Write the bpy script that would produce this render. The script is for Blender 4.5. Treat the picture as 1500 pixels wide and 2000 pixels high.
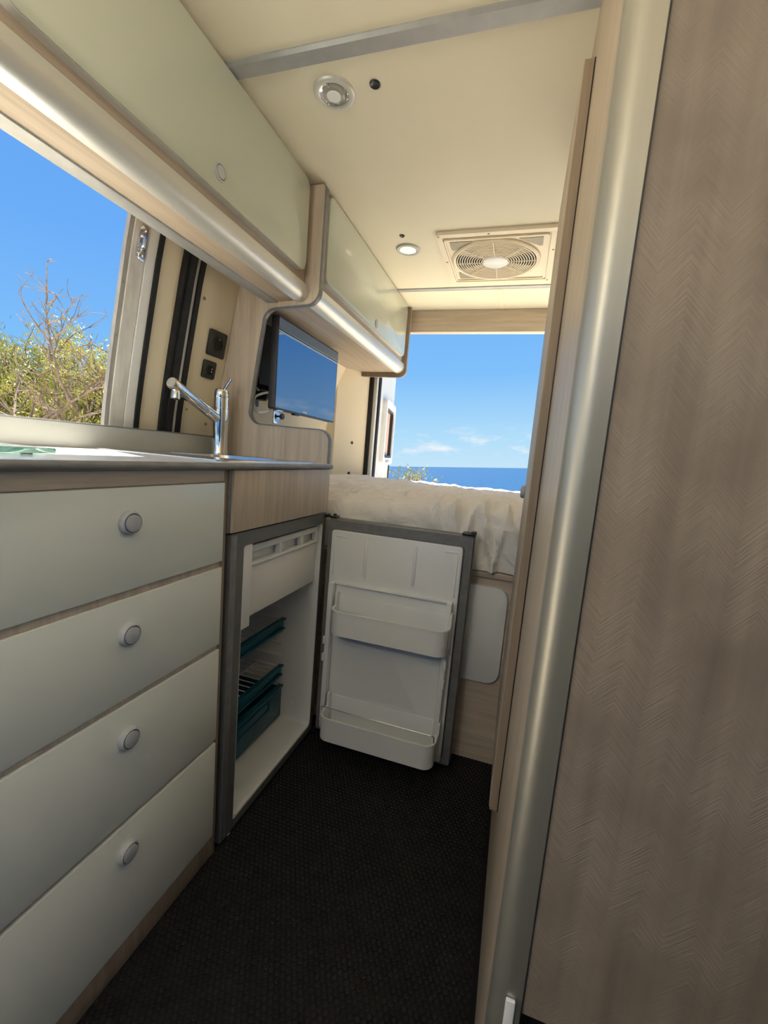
import bpy, bmesh, math, random
from mathutils import Vector, Matrix, noise
for o in list(bpy.data.objects): bpy.data.objects.remove(o)
random.seed(7)
PI = math.pi
SC = bpy.context.scene
COL = SC.collection
V = Vector

# ------------------------------------------------------------------ camera, sky, sun, exposure
cam = bpy.data.objects.new('camera', bpy.data.cameras.new('camera'))
COL.objects.link(cam)
CR = (0.9506725, 0.2987931, 0.0833339)            # camera right, forward, up in the van's frame
CF = (-0.2870569, 0.9492277, -0.1287054)
CU = (-0.1175591, 0.0984351, 0.9881753)
cam.matrix_world = Matrix(((CR[0], CU[0], -CF[0], 0.6), (CR[1], CU[1], -CF[1], 0.0),
                           (CR[2], CU[2], -CF[2], 1.0), (0, 0, 0, 1)))
cam.data.sensor_fit = 'VERTICAL'
cam.data.sensor_height = 24.0
cam.data.lens = 837.15 / 2000 * 24.0
cam.data.clip_start = 0.01
cam.data.clip_end = 200000
SC.camera = cam
UP = V((-0.0739, 0.0, 0.99727))                    # true vertical: the van is parked with a slight lean

SC.view_settings.view_transform = 'Standard'
SC.view_settings.look = 'None'
SC.view_settings.gamma = 1
SC.view_settings.use_curve_mapping = False
SC.view_settings.exposure = 0.0

SUN_DIR = V((-0.31, 0.25, 0.91))
sun = bpy.data.objects.new('sun', bpy.data.lights.new('sun', 'SUN'))
COL.objects.link(sun)
sun.data.energy = 22.0
sun.data.color = (1.0, 0.95, 0.86)
sun.data.angle = 0.012
sun.rotation_euler = (-SUN_DIR).to_track_quat('-Z', 'Y').to_euler()

def make_world():
    w = bpy.data.worlds.new('sky'); SC.world = w; w.use_nodes = True
    nt = w.node_tree; N = nt.nodes; L = nt.links; N.clear()
    out = N.new('ShaderNodeOutputWorld'); bg = N.new('ShaderNodeBackground')
    geo = N.new('ShaderNodeTexCoord')
    rot = N.new('ShaderNodeVectorRotate'); rot.rotation_type = 'AXIS_ANGLE'
    rot.inputs['Axis'].default_value = (0, 1, 0)
    rot.inputs['Angle'].default_value = math.asin(0.0739)
    L.new(geo.outputs['Generated'], rot.inputs['Vector'])
    sep = N.new('ShaderNodeSeparateXYZ'); L.new(rot.outputs[0], sep.inputs[0])
    ramp = N.new('ShaderNodeValToRGB'); L.new(sep.outputs['Z'], ramp.inputs[0])
    e = ramp.color_ramp.elements
    e[0].position = 0.0; e[0].color = (0.56, 0.79, 0.95, 1)
    e[1].position = 1.0; e[1].color = (0.10, 0.28, 0.78, 1)
    for p, c in ((0.06, (0.45, 0.74, 0.96, 1)), (0.20, (0.22, 0.53, 0.96, 1)), (0.40, (0.15, 0.42, 0.94, 1))):
        k = e.new(p); k.color = c
    # thin clouds lying low over the sea
    at = N.new('ShaderNodeMath'); at.operation = 'ARCTAN2'
    L.new(sep.outputs['X'], at.inputs[0]); L.new(sep.outputs['Y'], at.inputs[1])
    cb = N.new('ShaderNodeCombineXYZ'); L.new(at.outputs[0], cb.inputs[0])
    mz = N.new('ShaderNodeMath'); mz.operation = 'MULTIPLY'; mz.inputs[1].default_value = 3.2
    L.new(sep.outputs['Z'], mz.inputs[0]); L.new(mz.outputs[0], cb.inputs[1])
    nz = N.new('ShaderNodeTexNoise'); nz.inputs['Scale'].default_value = 13; nz.inputs['Detail'].default_value = 7
    nz.inputs['Roughness'].default_value = 0.55
    L.new(cb.outputs[0], nz.inputs['Vector'])
    cr = N.new('ShaderNodeValToRGB'); L.new(nz.outputs['Fac'], cr.inputs[0])
    cr.color_ramp.elements[0].position = 0.50; cr.color_ramp.elements[1].position = 0.68
    band = N.new('ShaderNodeValToRGB'); L.new(sep.outputs['Z'], band.inputs[0])
    b = band.color_ramp.elements
    b[0].position = 0.018; b[0].color = (0, 0, 0, 1); b[1].position = 0.095; b[1].color = (0, 0, 0, 1)
    k = b.new(0.04); k.color = (1, 1, 1, 1); k = b.new(0.055); k.color = (.9, .9, .9, 1)
    mu = N.new('ShaderNodeMath'); mu.operation = 'MULTIPLY'
    L.new(cr.outputs[0], mu.inputs[0]); L.new(band.outputs[0], mu.inputs[1])
    mx = N.new('ShaderNodeMixRGB'); mx.inputs[2].default_value = (0.88, 0.92, 0.97, 1)
    L.new(mu.outputs[0], mx.inputs[0]); L.new(ramp.outputs[0], mx.inputs[1])
    L.new(mx.outputs[0], bg.inputs['Color']); bg.inputs['Strength'].default_value = 1.0
    L.new(bg.outputs[0], out.inputs[0])
make_world()

# ------------------------------------------------------------------ materials
MATS = {}
def new_mat(name, col=(.8, .8, .8), rough=.5, metal=0.0, spec=.5, coat=0.0):
    m = bpy.data.materials.new(name); m.use_nodes = True; MATS[name] = m
    b = m.node_tree.nodes['Principled BSDF']
    b.inputs['Base Color'].default_value = (*col, 1); b.inputs['Roughness'].default_value = rough
    b.inputs['Metallic'].default_value = metal; b.inputs['Specular IOR Level'].default_value = spec
    b.inputs['Coat Weight'].default_value = coat; b.inputs['Coat Roughness'].default_value = 0.05
    return m
def nodes(m): return m.node_tree.nodes, m.node_tree.links, m.node_tree.nodes['Principled BSDF']
def mottled(name, c1, c2, scale, rough, metal=0.0, bump=0.0, bscale=200, stretch=(1, 1, 1), **kw):
    m = new_mat(name, c1, rough, metal, **kw); N, L, B = nodes(m)
    tc = N.new('ShaderNodeTexCoord'); mp = N.new('ShaderNodeMapping'); mp.inputs['Scale'].default_value = stretch
    L.new(tc.outputs['Object'], mp.inputs[0])
    nz = N.new('ShaderNodeTexNoise'); nz.inputs['Scale'].default_value = scale; nz.inputs['Detail'].default_value = 5
    L.new(mp.outputs[0], nz.inputs['Vector'])
    r = N.new('ShaderNodeValToRGB'); r.color_ramp.elements[0].color = (*c1, 1); r.color_ramp.elements[1].color = (*c2, 1)
    r.color_ramp.elements[0].position = .35; r.color_ramp.elements[1].position = .65
    L.new(nz.outputs['Fac'], r.inputs[0]); L.new(r.outputs[0], B.inputs['Base Color'])
    if bump:
        n2 = N.new('ShaderNodeTexNoise'); n2.inputs['Scale'].default_value = bscale; n2.inputs['Detail'].default_value = 3
        L.new(mp.outputs[0], n2.inputs['Vector'])
        bp = N.new('ShaderNodeBump'); bp.inputs['Strength'].default_value = bump; bp.inputs['Distance'].default_value = .002
        L.new(n2.outputs['Fac'], bp.inputs['Height']); L.new(bp.outputs[0], B.inputs['Normal'])
    return m

def wood(name, axis, light=(.66, .56, .445), dark=(.49, .405, .315), rough=.45):
    st = {'x': (1.2, 26, 26), 'y': (26, 1.2, 26), 'z': (26, 26, 1.2)}[axis]
    m = new_mat(name, light, rough, spec=.35); N, L, B = nodes(m)
    tc = N.new('ShaderNodeTexCoord'); mp = N.new('ShaderNodeMapping'); mp.inputs['Scale'].default_value = st
    L.new(tc.outputs['Object'], mp.inputs[0])
    n1 = N.new('ShaderNodeTexNoise'); n1.inputs['Scale'].default_value = 2.2; n1.inputs['Detail'].default_value = 6; n1.inputs['Distortion'].default_value = .4
    n2 = N.new('ShaderNodeTexNoise'); n2.inputs['Scale'].default_value = 11; n2.inputs['Detail'].default_value = 3
    L.new(mp.outputs[0], n1.inputs['Vector']); L.new(mp.outputs[0], n2.inputs['Vector'])
    a = N.new('ShaderNodeMath'); a.operation = 'MULTIPLY_ADD'; a.inputs[1].default_value = .45
    L.new(n2.outputs['Fac'], a.inputs[0]); L.new(n1.outputs['Fac'], a.inputs[2])
    r = N.new('ShaderNodeValToRGB'); r.color_ramp.elements[0].position = .50; r.color_ramp.elements[1].position = .92
    r.color_ramp.elements[0].color = (*dark, 1); r.color_ramp.elements[1].color = (*light, 1)
    L.new(a.outputs[0], r.inputs[0]); L.new(r.outputs[0], B.inputs['Base Color'])
    bp = N.new('ShaderNodeBump'); bp.inputs['Strength'].default_value = .15; bp.inputs['Distance'].default_value = .001
    L.new(n2.outputs['Fac'], bp.inputs['Height']); L.new(bp.outputs[0], B.inputs['Normal'])
    return m

def chevron_wood(name):
    # laminate with vertical bands of grain and faint herringbone brush marks embossed across them
    m = new_mat(name, (.42, .33, .24), .5, spec=.3); N, L, B = nodes(m)
    tc = N.new('ShaderNodeTexCoord'); sp = N.new('ShaderNodeSeparateXYZ'); L.new(tc.outputs['Object'], sp.inputs[0])
    def math_(op, a, b=None, v=None):
        n = N.new('ShaderNodeMath'); n.operation = op
        if hasattr(a, 'links'): L.new(a, n.inputs[0])
        else: n.inputs[0].default_value = a
        if b is not None:
            if hasattr(b, 'links'): L.new(b, n.inputs[1])
            else: n.inputs[1].default_value = b
        return n.outputs[0]
    nx = N.new('ShaderNodeTexNoise'); nx.inputs['Scale'].default_value = 5; L.new(tc.outputs['Object'], nx.inputs['Vector'])
    xo = math_('ADD', sp.outputs['X'], math_('MULTIPLY', nx.outputs['Fac'], .018))
    pp = math_('PINGPONG', xo, .026)
    t = math_('ADD', sp.outputs['Z'], math_('MULTIPLY', pp, 1.15))
    cb = N.new('ShaderNodeCombineXYZ'); L.new(math_('MULTIPLY', t, 420.0), cb.inputs[0])
    L.new(math_('MULTIPLY', xo, 22.0), cb.inputs[1])
    ln = N.new('ShaderNodeTexNoise'); ln.inputs['Scale'].default_value = 1.0; ln.inputs['Detail'].default_value = 2
    L.new(cb.outputs[0], ln.inputs['Vector'])
    msk = N.new('ShaderNodeTexNoise'); msk.inputs['Scale'].default_value = 9; msk.inputs['Detail'].default_value = 3
    L.new(tc.outputs['Object'], msk.inputs['Vector'])
    mr = N.new('ShaderNodeMapRange'); mr.inputs[1].default_value = .34; mr.inputs[2].default_value = .62
    L.new(msk.outputs['Fac'], mr.inputs[0])
    hgt = math_('MULTIPLY', ln.outputs['Fac'], mr.outputs[0])
    mp = N.new('ShaderNodeMapping'); mp.inputs['Scale'].default_value = (30, 30, 1.1); L.new(tc.outputs['Object'], mp.inputs[0])
    g = N.new('ShaderNodeTexNoise'); g.inputs['Scale'].default_value = 1.5; g.inputs['Detail'].default_value = 6; L.new(mp.outputs[0], g.inputs['Vector'])
    fac = math_('ADD', math_('MULTIPLY', g.outputs['Fac'], .8), math_('MULTIPLY', hgt, .5))
    r = N.new('ShaderNodeValToRGB'); r.color_ramp.elements[0].position = .25; r.color_ramp.elements[1].position = .85
    r.color_ramp.elements[0].color = (.170, .139, .113, 1); r.color_ramp.elements[1].color = (.315, .262, .211, 1)
    L.new(fac, r.inputs[0]); L.new(r.outputs[0], B.inputs['Base Color'])
    bp = N.new('ShaderNodeBump'); bp.inputs['Strength'].default_value = .8; bp.inputs['Distance'].default_value = .0012
    L.new(math_('ADD', hgt, math_('MULTIPLY', g.outputs['Fac'], .5)), bp.inputs['Height']); L.new(bp.outputs[0], B.inputs['Normal'])
    return m

WOOD_Z = wood('oak_laminate_upright', 'z')
WOOD_Y = wood('oak_laminate_lengthwise', 'y')
WOOD_X = wood('oak_laminate_crosswise', 'x')
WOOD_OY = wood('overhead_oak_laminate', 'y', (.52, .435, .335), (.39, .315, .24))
WOOD_W = wood('washroom_oak_laminate', 'z', (.48, .40, .30), (.36, .29, .215))
WOOD_DK = wood('oak_laminate_edge', 'z', (.33, .26, .195), (.25, .195, .145))
CHEV = chevron_wood('brushed_oak_laminate')
CREAM = mottled('cream_lining', (.78, .73, .57), (.81, .76, .60), 3, .55, bump=.03, bscale=350, spec=.3)
CREAMW = mottled('cream_wall_lining', (.80, .70, .50), (.83, .73, .53), 3, .5, bump=.03, bscale=350, spec=.3)
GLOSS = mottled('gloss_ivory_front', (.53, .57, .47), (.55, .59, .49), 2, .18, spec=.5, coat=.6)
DRAWER = mottled('satin_ivory_front', (.80, .83, .76), (.82, .85, .78), 2, .25, spec=.45)
ALU = mottled('satin_aluminium', (.68, .68, .64), (.73, .73, .69), 60, .40, metal=.55, stretch=(1, .05, .05))
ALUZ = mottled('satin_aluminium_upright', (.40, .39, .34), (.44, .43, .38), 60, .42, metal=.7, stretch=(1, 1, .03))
GREYT = mottled('grey_trim', (.36, .37, .37), (.40, .41, .41), 30, .4, metal=.3)
GREYE = mottled('grey_edging', (.20, .20, .20), (.25, .25, .25), 40, .4, metal=.2)
FRAME = mottled('dark_grey_fridge_frame', (.155, .16, .155), (.18, .185, .18), 30, .4, metal=.3)
CHROME = mottled('chrome', (.80, .80, .80), (.84, .84, .84), 10, .08, metal=1.0)
STEEL = mottled('brushed_steel', (.62, .64, .67), (.70, .72, .75), 80, .2, metal=1.0, stretch=(.05, 1, 1))
RUBBER = mottled('black_rubber', (.012, .012, .012), (.022, .022, .022), 40, .6, spec=.3)
FLOORM = mottled('black_stud_floor', (.007, .007, .0067), (.011, .011, .0105), 25, .7, spec=.2)
STUDM = mottled('black_stud_tops', (.011, .011, .0105), (.017, .017, .016), 25, .6, spec=.25)
BLACK = mottled('black_plastic', (.015, .015, .016), (.024, .024, .025), 60, .35)
WHITE = mottled('white_plastic', (.85, .86, .85), (.87, .88, .87), 6, .35)
WHITEP = mottled('white_paint', (.72, .72, .68), (.77, .77, .73), 12, .35)
DIRTY = mottled('weathered_white_paint', (.56, .54, .49), (.70, .68, .62), 16, .5, stretch=(3, 3, .6))
JAMBE = mottled('grey_jamb_paint', (.26, .25, .23), (.36, .35, .32), 16, .5, stretch=(3, 3, .6))
IVORY = mottled('ivory_vent_plastic', (.80, .71, .53), (.84, .75, .57), 8, .4)
BLADE = mottled('pale_beige_plastic', (.50, .44, .33), (.56, .50, .38), 12, .4)
BEIGE = mottled('smoky_beige_plastic', (.27, .23, .14), (.34, .29, .18), 12, .4)
KNOBM = mottled('grey_push_knob', (.47, .48, .49), (.51, .52, .53), 20, .35)
TOPM = mottled('white_worktop', (.84, .84, .81), (.87, .87, .84), 30, .22)
UPST = mottled('ivory_upstand', (.44, .44, .39), (.48, .48, .43), 10, .35)
SHEET = mottled('cream_cotton_sheet', (.88, .84, .775), (.90, .86, .795), 5, .85, bump=.25, bscale=260, spec=.15)
def crease(m):
    N, L, B = nodes(m); old = B.inputs['Normal'].links[0].from_node
    tc = N.new('ShaderNodeTexCoord'); n = N.new('ShaderNodeTexNoise'); n.inputs['Scale'].default_value = 7; n.inputs['Detail'].default_value = 4; n.inputs['Distortion'].default_value = 1.4
    mp = N.new('ShaderNodeMapping'); mp.inputs['Scale'].default_value = (1.5, .8, 1.0); L.new(tc.outputs['Object'], mp.inputs[0]); L.new(mp.outputs[0], n.inputs['Vector'])
    b = N.new('ShaderNodeBump'); b.inputs['Strength'].default_value = .55; b.inputs['Distance'].default_value = .03
    L.new(n.outputs['Fac'], b.inputs['Height']); L.new(b.outputs[0], old.inputs['Normal'])
crease(SHEET)
GROUND = mottled('dry_soil', (.52, .44, .33), (.68, .60, .47), 2.5, .95, bump=.4, bscale=8, spec=.1)
BARK = mottled('grey_bark', (.16, .12, .095), (.26, .20, .165), 14, .9, spec=.1)
LEAF = mottled('olive_green_leaf', (.24, .26, .055), (.48, .46, .12), 2.5, .6, spec=.3)
LEAF2 = mottled('grey_green_leaf', (.16, .19, .06), (.36, .36, .15), 2.5, .6, spec=.3)
CURTAIN = mottled('pinkish_blind', (.62, .45, .37), (.68, .50, .42), 8, .8)
TVSHADE = mottled('dark_brown_shade', (.045, .038, .030), (.060, .050, .040), 12, .5)  # colour of the shade painted behind the television
WHITEMARK = mottled('pale_print', (.8, .8, .82), (.85, .85, .87), 8, .4)

m = new_mat('teal_plastic', (.01, .11, .17), .2); TEAL = m
N, L, B = nodes(m); B.inputs['Transmission Weight'].default_value = .35; B.inputs['IOR'].default_value = 1.3
nz = N.new('ShaderNodeTexNoise'); nz.inputs['Scale'].default_value = 9
mx = N.new('ShaderNodeMixRGB'); mx.inputs[1].default_value = (.008, .12, .19, 1); mx.inputs[2].default_value = (.015, .19, .27, 1)
L.new(nz.outputs['Fac'], mx.inputs[0]); L.new(mx.outputs[0], B.inputs['Base Color'])
m = new_mat('green_tinted_glass', (.62, .86, .76), .03); GLASS = m
N, L, B = nodes(m); B.inputs['Transmission Weight'].default_value = .9; B.inputs['IOR'].default_value = 1.45
nz = N.new('ShaderNodeTexNoise'); mx = N.new('ShaderNodeMixRGB'); mx.inputs[1].default_value = (.55, .82, .72, 1); mx.inputs[2].default_value = (.60, .86, .76, 1)
L.new(nz.outputs['Fac'], mx.inputs[0]); L.new(mx.outputs[0], B.inputs['Base Color'])
m = new_mat('clear_lamp_glass', (.9, .9, .9), .08); CLEAR = m
N, L, B = nodes(m); B.inputs['Transmission Weight'].default_value = .8
nz = N.new('ShaderNodeTexNoise'); mx = N.new('ShaderNodeMixRGB'); mx.inputs[1].default_value = (.88, .88, .88, 1); mx.inputs[2].default_value = (.95, .95, .95, 1)
L.new(nz.outputs['Fac'], mx.inputs[0]); L.new(mx.outputs[0], B.inputs['Base Color'])
SCREEN = mottled('glossy_dark_screen', (.16, .235, .35), (.165, .24, .36), 3, .02, metal=1.0)
m = new_mat('lit_lamp', (1, .9, .7), .3); LAMP = m
N, L, B = nodes(m)
nz = N.new('ShaderNodeTexNoise'); nz.inputs['Scale'].default_value = 30
mx = N.new('ShaderNodeMixRGB'); mx.inputs[1].default_value = (1, .74, .36, 1); mx.inputs[2].default_value = (1, .80, .44, 1)
L.new(nz.outputs['Fac'], mx.inputs[0]); L.new(mx.outputs[0], B.inputs['Emission Color']); B.inputs['Emission Strength'].default_value = 1.25
m = new_mat('fill_lamp_globe', (1, .95, .85), .4); GLOBE = m
N, L, B = nodes(m)
nz = N.new('ShaderNodeTexNoise'); nz.inputs['Scale'].default_value = 6
mx = N.new('ShaderNodeMixRGB'); mx.inputs[1].default_value = (1, .92, .80, 1); mx.inputs[2].default_value = (1, .95, .85, 1)
L.new(nz.outputs['Fac'], mx.inputs[0]); L.new(mx.outputs[0], B.inputs['Emission Color']); B.inputs['Emission Strength'].default_value = 50
m = new_mat('sea_water', (.012, .085, .34), .45, spec=.12); SEA = m
N, L, B = nodes(m)
tc = N.new('ShaderNodeTexCoord'); nz = N.new('ShaderNodeTexNoise'); nz.inputs['Scale'].default_value = .05; nz.inputs['Detail'].default_value = 8
L.new(tc.outputs['Object'], nz.inputs['Vector'])
r = N.new('ShaderNodeValToRGB'); r.color_ramp.elements[0].color = (.004, .030, .085, 1); r.color_ramp.elements[1].color = (.007, .048, .115, 1)
r.color_ramp.elements[0].position = .35; r.color_ramp.elements[1].position = .62
k = r.color_ramp.elements.new(.72); k.color = (.012, .065, .14, 1); k = r.color_ramp.elements.new(.76); k.color = (.3, .36, .45, 1)
L.new(nz.outputs['Fac'], r.inputs[0]); L.new(r.outputs[0], B.inputs['Base Color'])
bp = N.new('ShaderNodeBump'); bp.inputs['Strength'].default_value = .6; bp.inputs['Distance'].default_value = 1.0
n2 = N.new('ShaderNodeTexNoise'); n2.inputs['Scale'].default_value = .4; n2.inputs['Detail'].default_value = 6
L.new(tc.outputs['Object'], n2.inputs['Vector']); L.new(n2.outputs['Fac'], bp.inputs['Height']); L.new(bp.outputs[0], B.inputs['Normal'])

# ------------------------------------------------------------------ mesh helpers
def NB(): return bmesh.new()
def box(bm, x0, x1, y0, y1, z0, z1, bev=0.0, seg=2, T=None):
    vs = [bm.verts.new((x, y, z)) for x in (x0, x1) for y in (y0, y1) for z in (z0, z1)]
    fs = [bm.faces.new([vs[i] for i in q]) for q in ((0, 1, 3, 2), (4, 6, 7, 5), (0, 4, 5, 1), (2, 3, 7, 6), (0, 2, 6, 4), (1, 5, 7, 3))]
    if bev:
        es = list({e for f in fs for e in f.edges})
        r = bmesh.ops.bevel(bm, geom=es, offset=bev, segments=seg, affect='EDGES', profile=.5)
        vs = list({v for v in vs if v.is_valid} | set(r['verts']))
    if T is not None:
        for v in vs: v.co = T @ v.co
    return vs
def rrect(u0, u1, v0, v1, r, n=6):
    pts = []
    for cx, cy, a in ((u1 - r, v1 - r, 0), (u0 + r, v1 - r, 90), (u0 + r, v0 + r, 180), (u1 - r, v0 + r, 270)):
        for i in range(n + 1):
            t = math.radians(a + 90 * i / n); pts.append((cx + r * math.cos(t), cy + r * math.sin(t)))
    return pts
def circle(cu, cv, ru, n=24, rv=None):
    rv = rv or ru
    return [(cu + ru * math.cos(2 * PI * i / n), cv + rv * math.sin(2 * PI * i / n)) for i in range(n)]
def pl(axis, d):
    """map (u, v) to a point on the plane axis = d: x -> (y, z), y -> (x, z), z -> (x, y)"""
    return {'x': lambda u, v: V((d, u, v)), 'y': lambda u, v: V((u, d, v)), 'z': lambda u, v: V((u, v, d))}[axis]
def prism(bm, pts, axis, d0, d1, bev=0.0, hole=None, T=None, seg=2):
    """solid extrusion of a 2-D outline between two planes; bev rounds the rim at d1"""
    A, Bm = pl(axis, d0), pl(axis, d1)
    va = [bm.verts.new(A(*p)) for p in pts]; vb = [bm.verts.new(Bm(*p)) for p in pts]
    n = len(pts); out = va + vb
    for i in range(n):
        j = (i + 1) % n; bm.faces.new((va[i], va[j], vb[j], vb[i]))
    if hole is None:
        bm.faces.new(va); fb = bm.faces.new(vb)
        if bev:
            r = bmesh.ops.bevel(bm, geom=list(fb.edges), offset=bev, segments=seg, affect='EDGES', profile=.5)
            out = [v for v in out if v.is_valid] + [v for v in r['verts'] if v.is_valid]
    else:
        ha = [bm.verts.new(A(*p)) for p in hole]; hb = [bm.verts.new(Bm(*p)) for p in hole]
        out += ha + hb
        assert len(hole) == n
        for i in range(n):
            j = (i + 1) % n
            bm.faces.new((ha[i], hb[i], hb[j], ha[j]))
            bm.faces.new((va[i], va[j], ha[j], ha[i])); bm.faces.new((vb[i], vb[j], hb[j], hb[i]))
    if T is not None:
        for v in set(out): v.co = T @ v.co
def tube(bm, pts, r, n=8, closed=False, rads=None):
    pts = [V(p) for p in pts]; m = len(pts); rings = []
    ref = None
    for i, p in enumerate(pts):
        a = pts[(i - 1) % m] if (closed or i > 0) else p; b = pts[(i + 1) % m] if (closed or i < m - 1) else p
        t = (b - a).normalized()
        if ref is None: ref = V((0, 0, 1)) if abs(t.z) < .9 else V((1, 0, 0))
        u = t.cross(ref)
        if u.length < 1e-4: u = t.cross(V((0, 1, 0.3)))
        u.normalize(); w = u.cross(t).normalized(); ref = w
        rr = rads[i] if rads else r
        rings.append([bm.verts.new(p + (u * math.cos(2 * PI * k / n) + w * math.sin(2 * PI * k / n)) * rr) for k in range(n)])
    for i in range(m if closed else m - 1):
        A, Bq = rings[i], rings[(i + 1) % m]
        for k in range(n): bm.faces.new((A[k], A[(k + 1) % n], Bq[(k + 1) % n], Bq[k]))
    if not closed: bm.faces.new(rings[0][::-1]); bm.faces.new(rings[-1])
def lathe(bm, prof, c, axis, n=32):
    """revolve (radius, height) pairs about an axis through c"""
    ax = V(axis).normalized(); u = ax.orthogonal().normalized(); w = ax.cross(u); c = V(c); rings = []
    for r, h in prof:
        if r < 1e-6: rings.append([bm.verts.new(c + ax * h)])
        else: rings.append([bm.verts.new(c + ax * h + (u * math.cos(2 * PI * k / n) + w * math.sin(2 * PI * k / n)) * r) for k in range(n)])
    for A, Bq in zip(rings, rings[1:]):
        for k in range(n):
            j = (k + 1) % n
            if len(A) == 1 and len(Bq) == 1: continue
            if len(A) == 1: bm.faces.new((A[0], Bq[k], Bq[j]))
            elif len(Bq) == 1: bm.faces.new((A[k], A[j], Bq[0]))
            else: bm.faces.new((A[k], A[j], Bq[j], Bq[k]))
def sweep(bm, path, sect):
    """sweep an open or closed 2-D section list over points: path gives (point, U, W) frames"""
    rings = [[bm.verts.new(p + U * a + W * b) for a, b in sect] for p, U, W in path]
    n = len(sect)
    for A, Bq in zip(rings, rings[1:]):
        for k in range(n): bm.faces.new((A[k], A[(k + 1) % n], Bq[(k + 1) % n], Bq[k]))
    bm.faces.new(rings[0]); bm.faces.new(rings[-1][::-1])
def ORG(o):
    p = V(o.location)
    while o.parent: o = o.parent; p = p + V(o.location)
    return p
def obj(name, bm, mat, parent=None, smooth=True, loc=None, kind=None):
    bmesh.ops.recalc_face_normals(bm, faces=bm.faces)
    if parent is not None: off = ORG(parent)
    elif loc is not None: off = V(loc)
    else:
        xs = [v.co for v in bm.verts]
        off = V(((min(c.x for c in xs) + max(c.x for c in xs)) / 2, (min(c.y for c in xs) + max(c.y for c in xs)) / 2, min(c.z for c in xs)))
    for v in bm.verts: v.co -= off
    me = bpy.data.meshes.new(name); bm.to_mesh(me); bm.free()
    me.materials.append(mat)
    if smooth:
        for p in me.polygons: p.use_smooth = True
        try: me.set_sharp_from_angle(angle=math.radians(38))
        except Exception: pass
    o = bpy.data.objects.new(name, me); COL.objects.link(o)
    if parent is not None: o.parent = parent
    else: o.location = off
    if kind: o['kind'] = kind
    return o
def thing(name, label, cat, loc, group=None):
    o = bpy.data.objects.new(name, None); COL.objects.link(o); o.location = loc; o.empty_display_size = .05
    o['label'] = label; o['category'] = cat
    if group: o['group'] = group
    return o
def tag(o, label, cat, group=None):
    o['label'] = label; o['category'] = cat
    if group: o['group'] = group
    return o
def struct(name, loc=(0, 0, 0)):
    o = bpy.data.objects.new(name, None); COL.objects.link(o); o.location = loc; o['kind'] = 'structure'; return o
def B1(name, mat, parent, *a, bev=0.0, **kw):
    bm = NB(); box(bm, *a, bev=bev); return obj(name, bm, mat, parent, **kw)

CEIL = 1.825
XW = 0.642                                         # corridor face of the washroom wall
def wall_x(z):                                     # left van side leans in towards the roof
    pts = [(-.7, -.47), (0, -.47), (.95, -.468), (1.1, -.452), (1.25, -.427), (1.5, -.382), (1.9, -.285)]
    for (a, xa), (b, xb) in zip(pts, pts[1:]):
        if z <= b: return xa + (xb - xa) * (z - a) / (b - a)
    return pts[-1][1]

# ------------------------------------------------------------------ ground, sea
def build_outside():
    bm = NB(); nx, ny = 60, 60; g = {}
    for i in range(nx + 1):
        for j in range(ny + 1):
            x = -24 + 40 * i / nx; y = -20 + 34 * j / ny
            z = -.55 + .06 * noise.noise(V((x * .5, y * .5, 0)))
            if x < -3: z += min(1.5, (-3 - x) * .16)
            if y > 8: z -= (y - 8) ** 2 * .12 + (y - 8) * .25
            g[i, j] = bm.verts.new((x, y, z))
    for i in range(nx):
        for j in range(ny): bm.faces.new((g[i, j], g[i + 1, j], g[i + 1, j + 1], g[i, j + 1]))
    obj('ground', bm, GROUND, kind='structure', loc=(0, 0, -.55))
    bm = NB(); n = 96; c = V((.6, 0, 1)) - UP * 70
    u = UP.orthogonal().normalized(); w = UP.cross(u); rings = [[bm.verts.new(c)]]
    for R_ in (200, 1000, 5000, 60000):
        rings.append([bm.verts.new(c + (u * math.cos(2 * PI * k / n) + w * math.sin(2 * PI * k / n)) * R_) for k in range(n)])
    for k in range(n): bm.faces.new((rings[0][0], rings[1][k], rings[1][(k + 1) % n]))
    for A, Bq in zip(rings[1:], rings[2:]):
        for k in range(n): bm.faces.new((A[k], Bq[k], Bq[(k + 1) % n], A[(k + 1) % n]))
    obj('sea', bm, SEA, kind='structure', loc=c)
build_outside()

# ------------------------------------------------------------------ van shell
def build_floor():
    fl = struct('floor', (0, 0, 0))
    B1('floor_sheet', FLOORM, fl, -.47, 1.45, -1.1, 2.5, -.05, 0)
    bm = NB(); s = .0125
    for j in range(int(1.25 / (s * .866))):
        for i in range(int(.66 / s)):
            x = -.015 + i * s + (s / 2 if j % 2 else 0); y = .18 + j * s * .866
            top = [bm.verts.new((x + .0036 * math.cos(k * PI / 3), y + .0036 * math.sin(k * PI / 3), .0013)) for k in range(6)]
            bot = [bm.verts.new((x + .0050 * math.cos(k * PI / 3), y + .0050 * math.sin(k * PI / 3), 0)) for k in range(6)]
            bm.faces.new(top)
            for k in range(6): bm.faces.new((bot[k], bot[(k + 1) % 6], top[(k + 1) % 6], top[k]))
    obj('floor_stud', bm, STUDM, fl, smooth=False, kind='stuff')
build_floor()

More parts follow.
